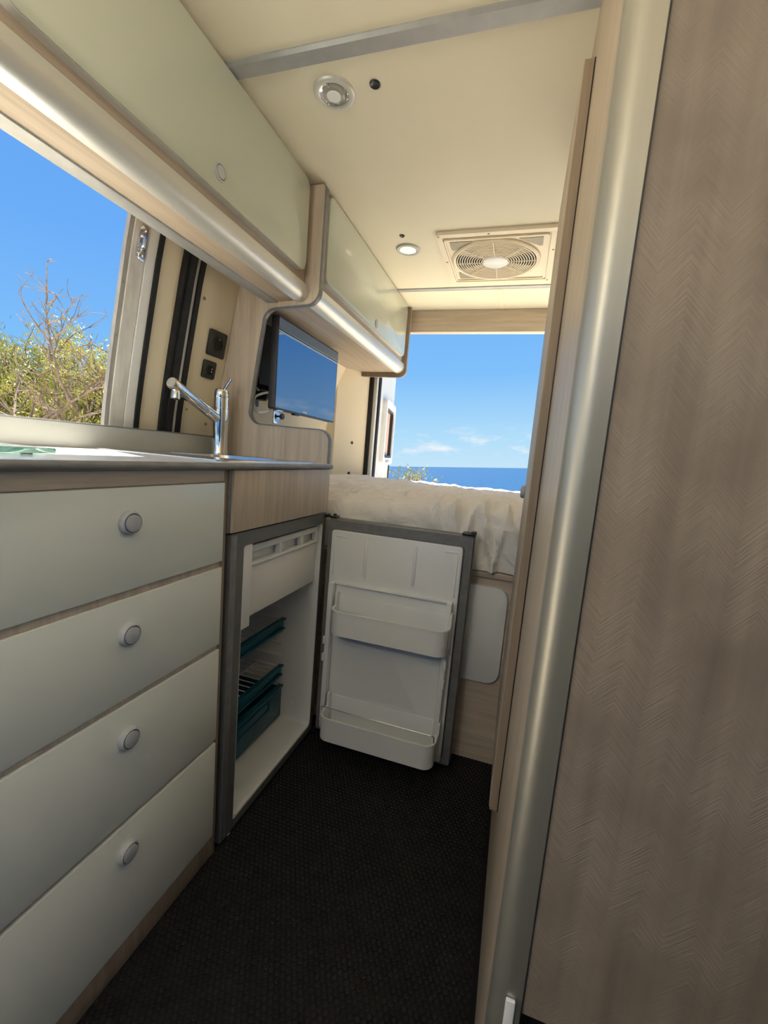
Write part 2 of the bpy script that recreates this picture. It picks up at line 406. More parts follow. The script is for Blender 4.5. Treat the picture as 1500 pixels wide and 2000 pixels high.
def build_ceiling():
    c = struct('ceiling', (0, 0, CEIL))
    for a, b in ((-1.1, .888), (.924, 2.150), (2.176, 2.462)):
        B1('ceiling_panel', CREAM, c, -.34, 1.45, a, b, CEIL, CEIL + .02)
    B1('roof_skin', WHITEP, c, -.36, 1.47, -1.1, 2.5, CEIL + .02, CEIL + .05)
    bm = NB(); box(bm, .40, .43, 2.18, 2.45, CEIL - .0025, CEIL, bev=.001); obj('seam_cover', bm, CREAM, c)
    t = obj('trim_1', (lambda bm: (prism(bm, [(.884, CEIL + .004), (.928, CEIL + .004), (.928, CEIL - .003), (.922, CEIL - .008), (.890, CEIL - .008), (.884, CEIL - .003)], 'x', -.115, XW), bm)[1])(NB()), GREYT, kind='structure')
    t = obj('trim_2', (lambda bm: (prism(bm, [(2.148, CEIL + .004), (2.178, CEIL + .004), (2.178, CEIL - .003), (2.174, CEIL - .006), (2.152, CEIL - .006), (2.148, CEIL - .003)], 'x', -.10, 1.45), bm)[1])(NB()), GREYT, kind='structure')
    bm = NB(); box(bm, -.30, 1.45, 2.452, 2.50, 1.708, CEIL, bev=.003); obj('trim_3', bm, WOOD_X, kind='structure')
build_ceiling()

def wall_strip(bm, y0, y1, z0, z1, proud=0.0, thick=.03, n=14, lean=True):
    """a strip of the leaning left wall; proud moves its face into the van"""
    zs = [z0 + (z1 - z0) * i / n for i in range(n + 1)]
    sec = [(wall_x(z) + proud, z) for z in zs] + [(wall_x(z) + proud - thick, z) for z in reversed(zs)]
    prism(bm, sec, 'y', y0, y1)
def build_left_wall():
    w = struct('wall_left', (-.44, 1.9, 0))
    bm = NB(); wall_strip(bm, 1.14, 2.30, 0, CEIL); obj('lining', bm, CREAMW, w)
    bm = NB(); wall_strip(bm, .905, 2.30, -.4, .90, proud=-.03, thick=.04); obj('outer_skin', bm, WHITEP, w)
    bm = NB()
    for y, z in ((1.165, 1.44), (1.165, 1.10), (1.262, 1.06)):
        lathe(bm, [(.006, -.003), (.006, .0015), (0, .002)], (wall_x(z), y, z), (1, 0, .17), 12)
    obj('screw_cap', bm, BEIGE, w)
    # rear pillar cover, angled in towards the rear doorway
    bm = NB(); sec = [(-.475, 2.20), (-.405, 2.24), (-.385, 2.30), (-.308, 2.43), (-.30, 2.47), (-.40, 2.50), (-.50, 2.50)]
    prism(bm, sec, 'z', 0, CEIL); p = obj('trim_4', bm, CREAMW, kind='structure')
    bm = NB()
    d = V((.077, .13, 0)).normalized(); nrm = V((.86, -.51, 0))
    for t, z in ((.50, 1.062), (.45, .884)):
        q = V((-.385, 2.30, 0)) + V((.077, .13, 0)) * t
        lathe(bm, [(.009, -.002), (.009, .0015), (.006, .002), (0, .0005)], (q.x, q.y, z), nrm, 14)
    obj('screw_hole', bm, BLACK, p)
    # sill of the side doorway below the kitchen, and the wall towards the cab
    w2 = struct('wall_front', (-.44, -.8, 0))
    bm = NB(); wall_strip(bm, -1.1, -.42, 0, CEIL); obj('lining', bm, CREAMW, w2)
    bm = NB(); wall_strip(bm, -.42, 1.14, 1.66, CEIL + .02); obj('door_header', bm, WHITEP, w2)
    bm = NB(); box(bm, -.47, 1.45, -1.16, -1.10, 0, .92, bev=.01); obj('dashboard', bm, BLACK, w2)
    bm = NB(); box(bm, .56, 1.34, -.42, -.26, .30, 1.34, bev=.06, seg=4); obj('added_shade_block', bm, BLACK, w2)  # unseen block added to keep light off the lower washroom panel
    w3 = struct('wall_right', (1.46, .7, 0))
    for a in ((.40, 2.5, -.05, CEIL), (-1.1, .40, -.05, .80), (-1.1, .40, 1.62, CEIL), (-1.1, -1.0, .80, 1.62)):
        bm = NB(); box(bm, 1.45, 1.48, *a); obj('lining', bm, CREAMW, w3)
    wn = struct('window_1', (1.46, -.3, .8))
    bm = NB(); prism(bm, rrect(-1.0, .40, .80, 1.62, .03), 'x', 1.445, 1.485, hole=rrect(-.97, .37, .83, 1.59, .03)); obj('window_frame', bm, WHITE, wn)
    w4 = struct('wall_rear', (1.3, 2.5, 0))
    bm = NB(); box(bm, 1.25, 1.45, 2.42, 2.5, 0, CEIL); obj('pillar', bm, CREAMW, w4)
    bm = NB(); box(bm, -.47, 1.45, 2.52, 2.55, -.4, .60); obj('rear_sill', bm, WHITEP, w4)
build_left_wall()

def build_side_door():
    d = struct('door_1', (-.45, 1.0, .0))
    z0, z1 = .30, 1.66
    def s(name, mat, y0, y1, proud=0.0, thick=.03):
        bm = NB(); wall_strip(bm, y0, y1, z0, z1, proud, thick); return obj(name, bm, mat, d)
    s('jamb_edge', JAMBE, .884, .897, -.004, .012)
    j = s('jamb', DIRTY, .897, .938, 0, .012)
    s('jamb_groove', BEIGE, .938, .9405, -.003)
    s('jamb_lip', WHITEP, .9405, .968, .003)
    s('rubber_seal', RUBBER, .968, .983, .008)
    s('inner_panel', CREAMW, .983, 1.060, -.004)
    s('rubber_seal', RUBBER, 1.060, 1.080, .006); s('rubber_seal', RUBBER, 1.080, 1.103, .012)
    s('white_strip', WHITEP, 1.103, 1.123, .002)
    s('rubber_seal', RUBBER, 1.123, 1.141, .008)
    # latch striker on the jamb
    T = Matrix.Translation((wall_x(1.49) + .0005, .921, 1.488)) @ Matrix.Rotation(math.atan(.19), 4, 'Y')
    bm = NB(); prism(bm, rrect(-.013, .013, -.042, .042, .004, 3), 'x', 0, .004, bev=.001, T=T)
    sp = obj('striker_plate', bm, STEEL, d)
    bm = NB()
    for z in (-.029, .031):
        lathe(bm, [(.008, 0), (.008, .004), (.004, .007), (0, .007)], T @ V((.004, -.002, z)), T.to_3x3() @ V((1, 0, 0)), 16)
    obj('bolt', bm, CHROME, sp)
    bm = NB(); tube(bm, [T @ V(p) for p in ((.003, -.004, -.014), (.018, -.006, -.012), (.018, -.006, .010), (.003, -.004, .013))], .005, 8)
    obj('striker_loop', bm, CHROME, sp)
    bm = NB()
    for z in (1.38, 1.25, 1.10):
        lathe(bm, [(.004, 0), (.004, .003), (0, .004)], (wall_x(z) - .006, .8895, z), (1, 0, .15), 10)
    obj('clip', bm, BEIGE, d)
build_side_door()

def build_rear_door():
    d = struct('door_2', (-.245, 2.5, 0))
    # door frame pieces at the pillar
    B1('rubber_seal', RUBBER, d, -.302, -.276, 2.462, 2.492, .2, 1.80, bev=.006)
    B1('door_post', WHITEP, d, -.276, -.254, 2.47, 2.52, .2, 1.80, bev=.004)
    B1('rubber_seal', RUBBER, d, -.254, -.245, 2.495, 2.53, .2, 1.80, bev=.003)
    # the leaf itself, swung open a little past square
    ang = math.atan2(-.115, .70)
    T = Matrix.Translation((-.247, 2.515, 0)) @ Matrix.Rotation(-ang, 4, 'Z')
    # local: y runs along the leaf, +x is its inner face
    y0, y1 = 0.0, .70; wy0, wy1, wz0, wz1 = .15, .62, .945, 1.365
    bm = NB()
    prism(bm, rrect(y0, y1, -.05, 1.76, .05), 'x', -.05, -.002, bev=.004, hole=rrect(wy0 + .035, wy1 - .035, wz0 + .035, wz1 - .035, .05), T=T)
    leaf = obj('door_leaf', bm, WHITEP, d)
    bm = NB()
    prism(bm, rrect(wy0, wy1, wz0, wz1, .03), 'x', -.002, .028, hole=rrect(wy0 + .045, wy1 - .045, wz0 + .045, wz1 - .045, .03), T=T)
    wf = obj('window_frame', bm, WHITE, leaf)
    bm = NB()
    prism(bm, rrect(wy0 + .045, wy1 - .045, wz0 + .045, wz1 - .045, .03), 'x', -.01, .018, hole=rrect(wy0 + .062, wy1 - .062, wz0 + .062, wz1 - .062, .02), T=T)
    obj('window_seal', bm, BLACK, leaf)
    bm = NB(); n = 14
    A = []
    for i in range(n + 1):
        y = wy0 + .06 + (wy1 - wy0 - .12) * i / n; x = -.004 + (.003 if i % 2 else -.003)
        A.append((bm.verts.new(T @ V((x, y, wz0 + .05))), bm.verts.new(T @ V((x, y, wz1 - .05)))))
    for (a, b), (c, e) in zip(A, A[1:]): bm.faces.new((a, c, e, b))
    obj('blind', bm, CURTAIN, leaf, smooth=False)
    bm = NB(); box(bm, -.022, -.018, wy0 + .05, wy1 - .05, wz0 + .05, wz1 - .05, T=T); obj('pane', bm, GLASS, leaf)
    bm = NB(); box(bm, -.001, .006, .645, .672, .60, .935, bev=.003, T=T); obj('handle_slot', bm, BLACK, leaf)
    bm = NB(); box(bm, .028, .036, wy0 + .12, wy0 + .26, wz0 + .012, wz0 + .030, bev=.003, T=T); obj('blind_catch', bm, KNOBM, leaf)
build_rear_door()

# ------------------------------------------------------------------ washroom wall on the right
def build_washroom():
    PY = .475
    w = struct('wall_washroom', (XW + .3, .9, 0))
    B1('side_panel', WOOD_W, w, XW, XW + .02, .497, 1.385, 0, CEIL)
    B1('front_panel', CHEV, w, .676, 1.45, PY, PY + .02, .358, CEIL)
    B1('back_panel', WOOD_W, w, XW + .02, 1.45, 1.365, 1.385, 0, CEIL)
    B1('plinth', BLACK, w, .676, 1.45, PY + .03, PY + .05, 0, .358)
    # rounded corner extrusion: quarter round plus a flat flange on the front
    sec = []
    cx, cy, rx, ry = .664, .497, .022, .024
    for i in range(13):
        a = PI + (PI / 2) * i / 12
        sec.append((cx + rx * math.cos(a), cy + ry * math.sin(a)))
    sec += [(.6775, .473), (.6785, .474), (.6785, .485), (.664, .485), (.6535, .497)]
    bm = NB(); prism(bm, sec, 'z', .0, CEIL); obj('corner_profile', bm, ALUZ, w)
    B1('shadow_gap', BLACK, w, .6785, .6795, .4735, .476, .358, CEIL)
    bm = NB(); box(bm, .6595, .6705, .468, .4728, .30, .3755, bev=.0015); obj('end_cap', bm, WHITE, w)
    # washroom door laid over the wall
    d = struct('door_3', (.633, 1.1, 0))
    bm = NB(); prism(bm, rrect(.852, 1.30, .291, 1.682, .012, 3), 'x', XW - .0006, XW - .0186, bev=.0012); obj('door_panel', bm, WOOD_W, d)
    bm = NB(); box(bm, XW - .017, XW - .0022, .8505, .8525, .293, 1.680); obj('edge_band', bm, WOOD_DK, d)
    bm = NB(); box(bm, XW - .0022, XW - .0003, .8515, .86, .291, 1.682); obj('gap_seal', bm, BLACK, d)
    bm = NB(); lathe(bm, [(.017, 0), (.018, .004), (.016, .010), (.010, .012), (0, .0125)], (XW - .0186, 1.24, .935), (-1, 0, 0), 20); obj('door_knob', bm, KNOBM, d)
build_washroom()

# ------------------------------------------------------------------ kitchen: drawers, worktop, sink
def push_knob(bm, x, y, z, r=.0205, h=.012):
    lathe(bm, [(r * .98, -.001), (r, .003), (r * .97, h * .6), (r * .86, h * .85), (r * .80, h * .86), (r * .775, h * .30), (r * .715, h * .30), (r * .70, h * 1.0), (r * .4, h * 1.12), (0, h * 1.16)], (x, y, z), (1, 0, 0), 32)
def build_drawers():
    t = thing('drawer_cabinet', 'oak effect kitchen cabinet with four ivory drawers under the worktop', 'cabinet', (-.2, .54, 0))
    bm = NB(); box(bm, -.43, -.0072, .27, .797, .0, .942); obj('carcass', bm, WOOD_Z, t)
    for y0, y1 in ((.27, .305), (.7845, .797)):
        B1('side_rail', WOOD_DK, t, -.018, -.004, y0, y1, .0, .942, bev=.001)
    B1('top_rail', WOOD_Y, t, -.018, -.003, .305, .7845, .917, .942, bev=.001)
    B1('plinth', WOOD_DK, t, -.018, -.005, .305, .7845, .0, .052, bev=.001)
    for (z0, z1), kz in zip(((.741, .915), (.547, .727), (.313, .535), (.058, .303)), (.857, .664, .472, .246)):
        bm = NB(); box(bm, -.0070, 0, .306, .7835, z0, z1, bev=.0015); d = obj('drawer', bm, DRAWER, t)
        bm = NB(); push_knob(bm, 0, .5425, kz); obj('knob', bm, KNOBM, d)
    return t
build_drawers()

def build_housing():
    t = thing('fridge_housing', 'oak effect fascia and post framing the open fridge', 'cabinet', (-.2, 1.05, 0))
    B1('post', GREYE, t, -.03, .0005, .7975, .8055, .80, .942, bev=.001)
    bm = NB(); box(bm, -.02, .006, .806, 1.311, .800, .942, bev=.0015); obj('fascia', bm, WOOD_Z, t)
    B1('end_panel', WOOD_Z, t, -.43, -.022, 1.3125, 1.328, 0, .942, bev=.001)
build_housing()

def build_worktop():
    t = thing('worktop', 'white kitchen worktop with a rounded grey front edge', 'worktop', (-.2, .8, .943))
    # slab with a cut-out for the sink bowl, made from four pieces round the hole
    bm = NB()
    prism(bm, rrect(-.425, .004, .25, 1.308, .004, 5), 'z', .943, .958, hole=rrect(-.33, -.07, .93, 1.18, .05, 5))
    obj('slab', bm, TOPM, t)
    sec = [(.004, .9430)] + [(.006 + .0075 * math.cos(a), .9505 + .0075 * math.sin(a)) for a in [(-PI / 2) + PI * i / 10 for i in range(11)]] + [(.004, .958)]
    bm = NB(); prism(bm, sec, 'y', .25, 1.316); obj('front_edge', bm, GREYE, t)
    bm = NB(); box(bm, -.436, -.421, .25, 1.285, .943, 1.0165, bev=.002); up = obj('upstand', bm, UPST, t)
    B1('upstand_cap', GREYE, t, -.437, -.4205, .25, 1.285, 1.0165, 1.0195, bev=.001)
build_worktop()

def build_sink():
    t = thing('sink', 'stainless steel sink let into the worktop below the tap', 'sink', (-.2, 1.06, .958))
    bm = NB(); prism(bm, rrect(-.412, -.028, .80, 1.295, .03, 6), 'z', .9582, .9612, hole=rrect(-.325, -.075, .935, 1.175, .05, 6)); obj('rim', bm, STEEL, t)
    bm = NB()
    lay = [(-.325, -.075, .935, 1.175, .05, .9605), (-.32, -.08, .94, 1.17, .05, .94), (-.31, -.09, .95, 1.16, .05, .85), (-.28, -.12, .98, 1.13, .05, .835)]
    rings = [[bm.verts.new((u, v, l[5])) for u, v in rrect(*l[:5], 6)] for l in lay]
    for A, Bq in zip(rings, rings[1:]):
        for k in range(len(A)): bm.faces.new((A[k], A[(k + 1) % len(A)], Bq[(k + 1) % len(A)], Bq[k]))
    bm.faces.new(rings[-1]); obj('bowl', bm, STEEL, t)
build_sink()

def build_tap():
    X, Y = -.365, 1.222
    t = thing('tap', 'chrome mixer tap with a long raised spout beside the oak panel', 'tap', (X, Y, .961))
    bm = NB()
    lathe(bm, [(.0, .9614), (.029, .9614), (.029, .966), (.0265, .972), (.0258, 1.03), (.0275, 1.05), (.0275, 1.108), (.0262, 1.109), (.0262, 1.111), (.0275, 1.112)], (X, Y, 0), (0, 0, 1), 32)
    lathe(bm, [(.0275, 1.112), (.0275, 1.142), (.0262, 1.143)], (X, Y, 0), (0, 0, 1), 32)
    obj('body', bm, CHROME, t)
    bm = NB(); lathe(bm, [(.0262, 1.143), (.0272, 1.146), (.027, 1.163), (.024, 1.171), (.014, 1.175), (0, 1.176)], (X, Y, 0), (0, 0, 1), 32)
    obj('cap', bm, CHROME, t)
    a, b = V((X, Y - .005, 1.072)), V((-.357, 1.00, 1.156)); dr = (b - a).normalized()
    bm = NB(); tube(bm, [a, a + (b - a) * .3, a + (b - a) * .302, a + (b - a) * .31, a + (b - a) * .9, b - dr * .004, b], 0, 24, rads=[.0165, .0165, .0158, .0165, .0165, .0168, .0150])
    obj('spout', bm, CHROME, t)
    bm = NB(); c = b - dr * .022; lathe(bm, [(.0, .006), (.0105, .006), (.0115, -.012), (.0125, -.014), (.0125, -.031), (.009, -.033), (0, -.030)], c + V((0, 0, -.004)), (0, .10, 1), 24)
    obj('aerator', bm, CHROME, t)
    bm = NB(); p0 = V((X + .008, Y + .004, 1.168)); p1 = p0 + V((.020, .010, .040))
    tube(bm, [p0, p0.lerp(p1, .5), p1, p1 + (p1 - p0) * .04], 0, 12, rads=[.0055, .0055, .0058, .004]); obj('lever', bm, CHROME, t)
build_tap()

bm = NB(); prism(bm, rrect(-.36, -.10, .27, .505, .012, 4), 'z', .9605, .9685, bev=.0015)
g = thing('glass_hob_cover', 'green tinted glass hob cover lying at the left end of the worktop', 'glass cover', (-.27, .42, .958))
obj('glass_plate', bm, GLASS, g)
for x, y in ((-.33, .30), (-.13, .30), (-.33, .475), (-.13, .475)):
    bm = NB(); lathe(bm, [(.008, .9583), (.008, .9604), (0, .9604)], (x, y, 0), (0, 0, 1), 12); obj('foot', bm, KNOBM, g)

# ------------------------------------------------------------------ upright partition with the cut-out for the television
def arc(cx, cz, r, a0, a1, n=8):
    return [(cx + r * math.cos(math.radians(a0 + (a1 - a0) * i / n)), cz + r * math.sin(math.radians(a0 + (a1 - a0) * i / n))) for i in range(n + 1)]
def build_partition():
    t = thing('partition_panel', 'tall oak effect panel with a rounded cut-out in front of the television', 'panel', (-.25, 1.32, .96))
    edge = [(-.006, .9595)] + arc(-.046, 1.028, .040, 0, 90) + [(-.10, 1.0685), (-.27, 1.0725)] \
        + [(p, q) for p, q in arc(-.271, 1.118, .0455, 270, 188)] + [(-.300, 1.25), (-.283, 1.37), (-.2765, 1.415)] \
        + arc(-.229, 1.4095, .048, 172, 96, 7) + [(-.19, 1.460), (-.125, 1.4645)] + arc(-.117, 1.508, .043, 275, 358, 8) + [(-.0735, 1.60), (-.0725, CEIL - .012), (-.080, CEIL - .004)]
    back = [(wall_x(z) + .002, z) for z in (1.80, 1.65, 1.5, 1.35, 1.2, 1.1, .9595)]
    bm = NB(); prism(bm, edge + [(-.30, CEIL - .004)] + back, 'y', 1.310, 1.328); obj('panel', bm, WOOD_Z, t)
    # grey edging strip along the cut edge
    P = [V((x, 1.319, z)) for x, z in edge]; fr = []
    for i, p in enumerate(P):
        a = P[max(i - 1, 0)]; b = P[min(i + 1, len(P) - 1)]; d = (b - a).normalized()
        fr.append((p, V((d.z, 0, -d.x)), V((0, 1, 0))))
    bm = NB(); sweep(bm, fr, [(-.0005, -.0115), (.002, -.0115), (.0035, -.008), (.0035, .008), (.002, .0115), (-.0005, .0115)]); obj('edging', bm, GREYE, t)
build_partition()

# ------------------------------------------------------------------ overhead lockers
def overhead(name, label, y0, y1, xd, zb, dz0, dz1, dy0, dy1, ky, kz, xs, lip, far):
    """xd: front of the door; body is set behind it; zb: underside; profile rounds the lower front edge"""
    t = thing(name, label, 'overhead cabinet', (-.25, (y0 + y1) / 2, zb), 'overhead cabinets along the left side')
    xb = xd - .020
    top = CEIL - .002
    # body as a section along y
    sec = [(xb, top), (xb, dz0 - .03), (xb - .03, zb + .004), (xs, zb + .001)]
    if far: sec += [(wall_x(zb) + .003, zb + .001), (wall_x(top) + .003, top)]
    else: sec += [(xs - .02, zb + .003), (-.285, 1.60), (-.28, top)]
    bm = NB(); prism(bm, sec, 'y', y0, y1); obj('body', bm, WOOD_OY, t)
    # rounded aluminium extrusion along the lower front edge
    R_ = .029 if not far else .036; pf = xd - .004; cx, cz = pf - R_, zb + R_ - .002
    sec = [(xb + .0005, dz0 - .024), (pf - .004, dz0 - .026)] + arc(cx, cz, R_, 0, -90, 10) + [(cx - .010, zb - .002), (cx - .010, zb + .002), (xb - .034, zb + .004), (xb - .002, zb + .034)]
    bm = NB(); prism(bm, sec, 'y', y0 + .001, y1 - .001); obj('rounded_profile', bm, ALU, t)
    if lip:
        bm = NB(); box(bm, xs - .040, xs, y0, y1, zb - .003, zb + .02, bev=.002); obj('rear_lip', bm, GREYT, t)
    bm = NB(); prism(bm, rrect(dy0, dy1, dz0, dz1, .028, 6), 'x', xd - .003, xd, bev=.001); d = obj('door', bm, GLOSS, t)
    bm = NB(); push_knob(bm, xd, ky, kz, .019, .005); obj('push_button', bm, KNOBM, d)
    bm = NB(); prism(bm, rrect(dy0 - .0006, dy1 + .0006, dz0 - .0006, dz1 + .0006, .0286, 6), 'x', xb + .0005, xd - .0025); obj('door_edge', bm, WHITEP, d)
    return t
overhead('overhead_cabinet', 'near overhead cabinet with a glossy ivory door above the worktop', .20, 1.3085, -.108, 1.474, 1.549, 1.812, .44, 1.276, .868, 1.592, -.222, True, False)
oc2 = overhead('overhead_cabinet', 'far overhead cabinet with a glossy ivory door above the television', 1.3315, 2.395, -.074, 1.470, 1.548, 1.815, 1.352, 2.358, 1.873, 1.575, -.25, False, True)
sec = [(-.064, CEIL - .003), (-.066, 1.545)] + arc(-.106, 1.487, .041, 0, -90, 8) + [(wall_x(1.446) + .03, 1.446), (wall_x(1.48) + .03, 1.475), (-.30, 1.78), (-.28, CEIL - .003)]
bm = NB(); prism(bm, sec, 'y', 2.395, 2.413); obj('end_panel', bm, WOOD_DK, oc2)

# ------------------------------------------------------------------ fridge
def build_fridge():
    t = thing('fridge', 'white lined compressor fridge with grey frame standing open under the worktop', 'fridge', (-.2, 1.06, 0))
    y0, y1, z0, z1 = .8065, 1.3115, .012, .796
    iy0, iy1, iz0, iz1 = .862, 1.288, .040, .762
    bm = NB(); box(bm, -.42, -.045, y0 + .004, y1 - .004, z0, z1 - .004)
    # hollow it: separate shell pieces instead of a solid block
    bm.clear()
    box(bm, -.42, -.400, y0, y1, z0, z1 - .004)
    box(bm, -.400, -.03, y0, iy0 - .014, z0, z1 - .004); box(bm, -.400, -.03, iy1 + .008, y1, z0, z1 - .004)
    box(bm, -.400, -.03, iy0 - .014, iy1 + .008, z0, iz0 - .008); box(bm, -.400, -.03, iy0 - .014, iy1 + .008, iz1 + .008, z1 - .004)
    obj('casing', bm, FRAME, t)
    ow = rrect(y0, y1, z0, z1, .004, 3); iw = rrect(iy0 - .004, iy1 + .002, iz0 - .006, iz1, .008, 3)
    bm = NB(); prism(bm, ow, 'x', -.030, .002, hole=iw); fr = obj('front_frame', bm, FRAME, t)
    bm = NB(); box(bm, .0015, .004, y0 + .002, y0 + .022, z0 + .004, z1 - .004, bev=.001); obj('frame_ridge', bm, GREYE, fr)
    # liner
    bm = NB()
    o2 = rrect(iy0 - .010, iy1 + .006, iz0 - .007, iz1 + .006, .014, 5); i2 = rrect(iy0, iy1, iz0, iz1, .014, 5)
    prism(bm, o2, 'x', -.395, .0005, hole=i2)
    box(bm, -.399, -.394, iy0 - .01, iy1 + .006, iz0 - .007, iz1 + .006)
    box(bm, -.394, -.30, iy0, iy1, iz0, .16, bev=.01)
    for k in range(7):
        z = .22 + k * .045
        box(bm, -.37, -.125, iy1 - .004, iy1 + .002, z, z + .010, bev=.002)
        box(bm, -.37, -.125, iy0 - .002, iy0 + .004, z, z + .010, bev=.002)
    box(bm, -.100, -.045, iy1 - .003, iy1 + .001, .520, .545, bev=.001); box(bm, -.07, -.052, iy1 - .006, iy1 + .001, .527, .545, bev=.001)
    box(bm, -.055, -.0, iy0, iy0 + .036, .548, iz1, bev=.003)
    lathe(bm, [(.010, 0), (.010, .003), (0, .004)], (-.07, iy1, .11), (0, -1, 0), 16)
    obj('liner', bm, WHITE, t)
    # freezer compartment with flap
    bm = NB(); box(bm, -.36, -.045, iy0 + .01, iy1 - .003, .560, iz1 - .002, bev=.004); obj('freezer_box', bm, WHITE, t)
    bm = NB(); fy0, fy1 = .899, 1.286
    box(bm, -.030, -.016, fy0, fy1, .562, .700, bev=.003); box(bm, -.030, -.012, fy0, fy1, .734, .752, bev=.003)
    for a, b in ((fy0, fy0 + .012), (1.048, 1.062), (1.172, 1.186), (fy1 - .012, fy1)): box(bm, -.030, -.013, a, b, .695, .738, bev=.003)
    box(bm, -.040, -.034, fy0, fy1, .562, .752)
    box(bm, -.030, -.010, fy0, fy1, .698, .706, bev=.002)
    obj('freezer_flap', bm, WHITE, t)
    # wire shelves with teal front rails
    for z in (.395, .222):
        bm = NB(); box(bm, -.128, -.118, iy0 + .006, iy1 - .005, z - .022, z + .020, bev=.003); box(bm, -.118, -.110, iy0 + .006, iy1 - .005, z + .012, z + .020, bev=.002); box(bm, -.118, -.112, iy0 + .006, iy1 - .005, z - .022, z - .015, bev=.002)
        box(bm, -.118, -.113, 1.02, 1.026, z - .018, z + .015)
        rail = obj('shelf_rail', bm, TEAL, t)
        bm = NB()
        for k in range(15): tube(bm, [(-.36, iy0 + .02 + k * .027, z + .006), (-.124, iy0 + .02 + k * .027, z + .006)], .0016, 6)
        for x in (-.33, -.22): tube(bm, [(x, iy0 + .006, z + .003), (x, iy1 - .005, z + .003)], .002, 6)
        obj('shelf_wire', bm, WHITE, t)
    bm = NB(); box(bm, -.126, -.112, iy0 + .006, iy1 - .006, .048, .168, bev=.004)
    box(bm, -.114, -.107, iy0 + .006, iy1 - .006, .158, .168, bev=.002); box(bm, -.114, -.108, .95, 1.20, .112, .118, bev=.002); box(bm, -.114, -.108, .95, 1.20, .142, .148, bev=.002)
    box(bm, -.114, -.108, .95, .956, .112, .148); box(bm, -.114, -.108, 1.194, 1.20, .112, .148)
    box(bm, -.297, -.126, iy0 + .010, iy0 + .014, .048, .160); box(bm, -.297, -.126, iy1 - .014, iy1 - .010, .048, .160); box(bm, -.297, -.126, iy0 + .010, iy1 - .010, .048, .052)
    obj('crisper_drawer', bm, TEAL, t)
    # feet and hinge
    bm = NB(); lathe(bm, [(.016, 0.0), (.016, .008), (.008, .010), (.008, .02)], (-.012, .845, .0005), (0, 0, 1), 16); obj('foot', bm, STEEL, t)
    bm = NB(); box(bm, -.02, .010, 1.300, 1.330, .781, .7935, bev=.002); obj('hinge', bm, BLACK, t)
    bm = NB(); box(bm, -.02, .012, 1.300, 1.325, .002, .011, bev=.002); obj('hinge', bm, BLACK, t)
    # door, swung open square to the front: liner faces the camera
    X0, X1, DZ0, DZ1 = .012, .498, .014, .780
    bm = NB(); prism(bm, rrect(X0, X1, DZ0, DZ1, .006, 3), 'y', 1.352, 1.322, bev=.003)
    door = obj('door', bm, FRAME, t)
    bm = NB(); prism(bm, rrect(X0 + .003, X1 - .003, DZ0 + .003, DZ1 - .003, .006, 4), 'y', 1.322, 1.310, hole=rrect(X0 + .020, X1 - .026, DZ0 + .024, DZ1 - .034, .008, 4)); obj('gasket', bm, GREYE, door)
    lx0, lx1, lz0, lz1 = X0 + .019, X1 - .030, DZ0 + .012, DZ1 - .036
    bm = NB(); prism(bm, rrect(lx0, lx1, lz0, lz1, .010, 4), 'y', 1.3225, 1.302, bev=.003)
    # pressed ribs of the upper half and side flanges
    for x in (lx0 + .125, lx0 + .290): box(bm, x - .006, x + .006, 1.2995, 1.3035, .60, .728, bev=.0015)
    for x in (lx0 + .014, lx1 - .014): box(bm, x - .002, x + .002, 1.300, 1.3035, .59, .72, bev=.0008)
    for x in (lx0 + .035, lx1 - .035): box(bm, x - .02, x + .02, 1.300, 1.3035, .722, .728, bev=.0012)
    for x, z in ((lx0 + .125, .597), (lx0 + .29, .597), (lx0 + .014, .586), (lx1 - .014, .586)): lathe(bm, [(.005, 0), (.004, .003), (0, .004)], (x, 1.302, z), (0, -1, 0), 10)
    box(bm, lx0 + .016, lx1 - .016, 1.292, 1.303, .562, .570, bev=.003)
    for x in (lx0 + .012, lx1 - .030):
        box(bm, x, x + .018, 1.270, 1.303, .075, .572, bev=.005)
        for z in (.30, .36): box(bm, x + (-.002 if x < .2 else .012), x + (.006 if x < .2 else .020), 1.262, 1.272, z, z + .026, bev=.002)
    obj('door_liner', bm, WHITE, door)
    def bin_(zb, zt, yf, x0, x1, wire):
        bm = NB(); r = .035; w = .0035; n = 8
        def outl(off):
            yb = 1.300; a0 = x0 + off; a1 = x1 - off; yy = yf + off; rr = r - off
            p = [(a0, yb)] + [(a0 + rr + rr * math.cos(math.radians(180 + 90 * i / n)), yy + rr + rr * math.sin(math.radians(180 + 90 * i / n))) for i in range(n + 1)]
            p += [(a1 - rr + rr * math.cos(math.radians(270 + 90 * i / n)), yy + rr + rr * math.sin(math.radians(270 + 90 * i / n))) for i in range(n + 1)] + [(a1, yb)]
            return p
        o_, i_ = outl(0), outl(w)
        prism(bm, o_, 'z', zb, zt, hole=i_); prism(bm, i_, 'z', zb, zb + .004)
        ro, ri = outl(-.002), outl(w + .001)
        prism(bm, ro, 'z', zt - .004, zt + .001, hole=ri)
        box(bm, x0 + .0036, x1 - .0036, 1.296, 1.3005, zb + .001, zt + .03, bev=.0015)
        for x in (x0 - .004, x1 - .004): box(bm, x, x + .008, 1.272, 1.299, zb + .01, zt + .042, bev=.003)
        b_ = obj('door_bin', bm, WHITE, door)
        if wire:
            bm = NB(); yy = yf + .014
            tube(bm, [(x0 + .004, yy + .01, zt - .005), (x0 + .003, yy, zt + .028), (x0 + .010, yy - .004, zt + .033), (x1 - .012, yy - .004, zt + .033), (x1 - .004, yy, zt + .028), (x1 - .004, yy + .01, zt - .005)], .0016, 8)
            obj('retaining_wire', bm, STEEL, door)
    bin_(.417, .497, 1.222, .074, .457, False)
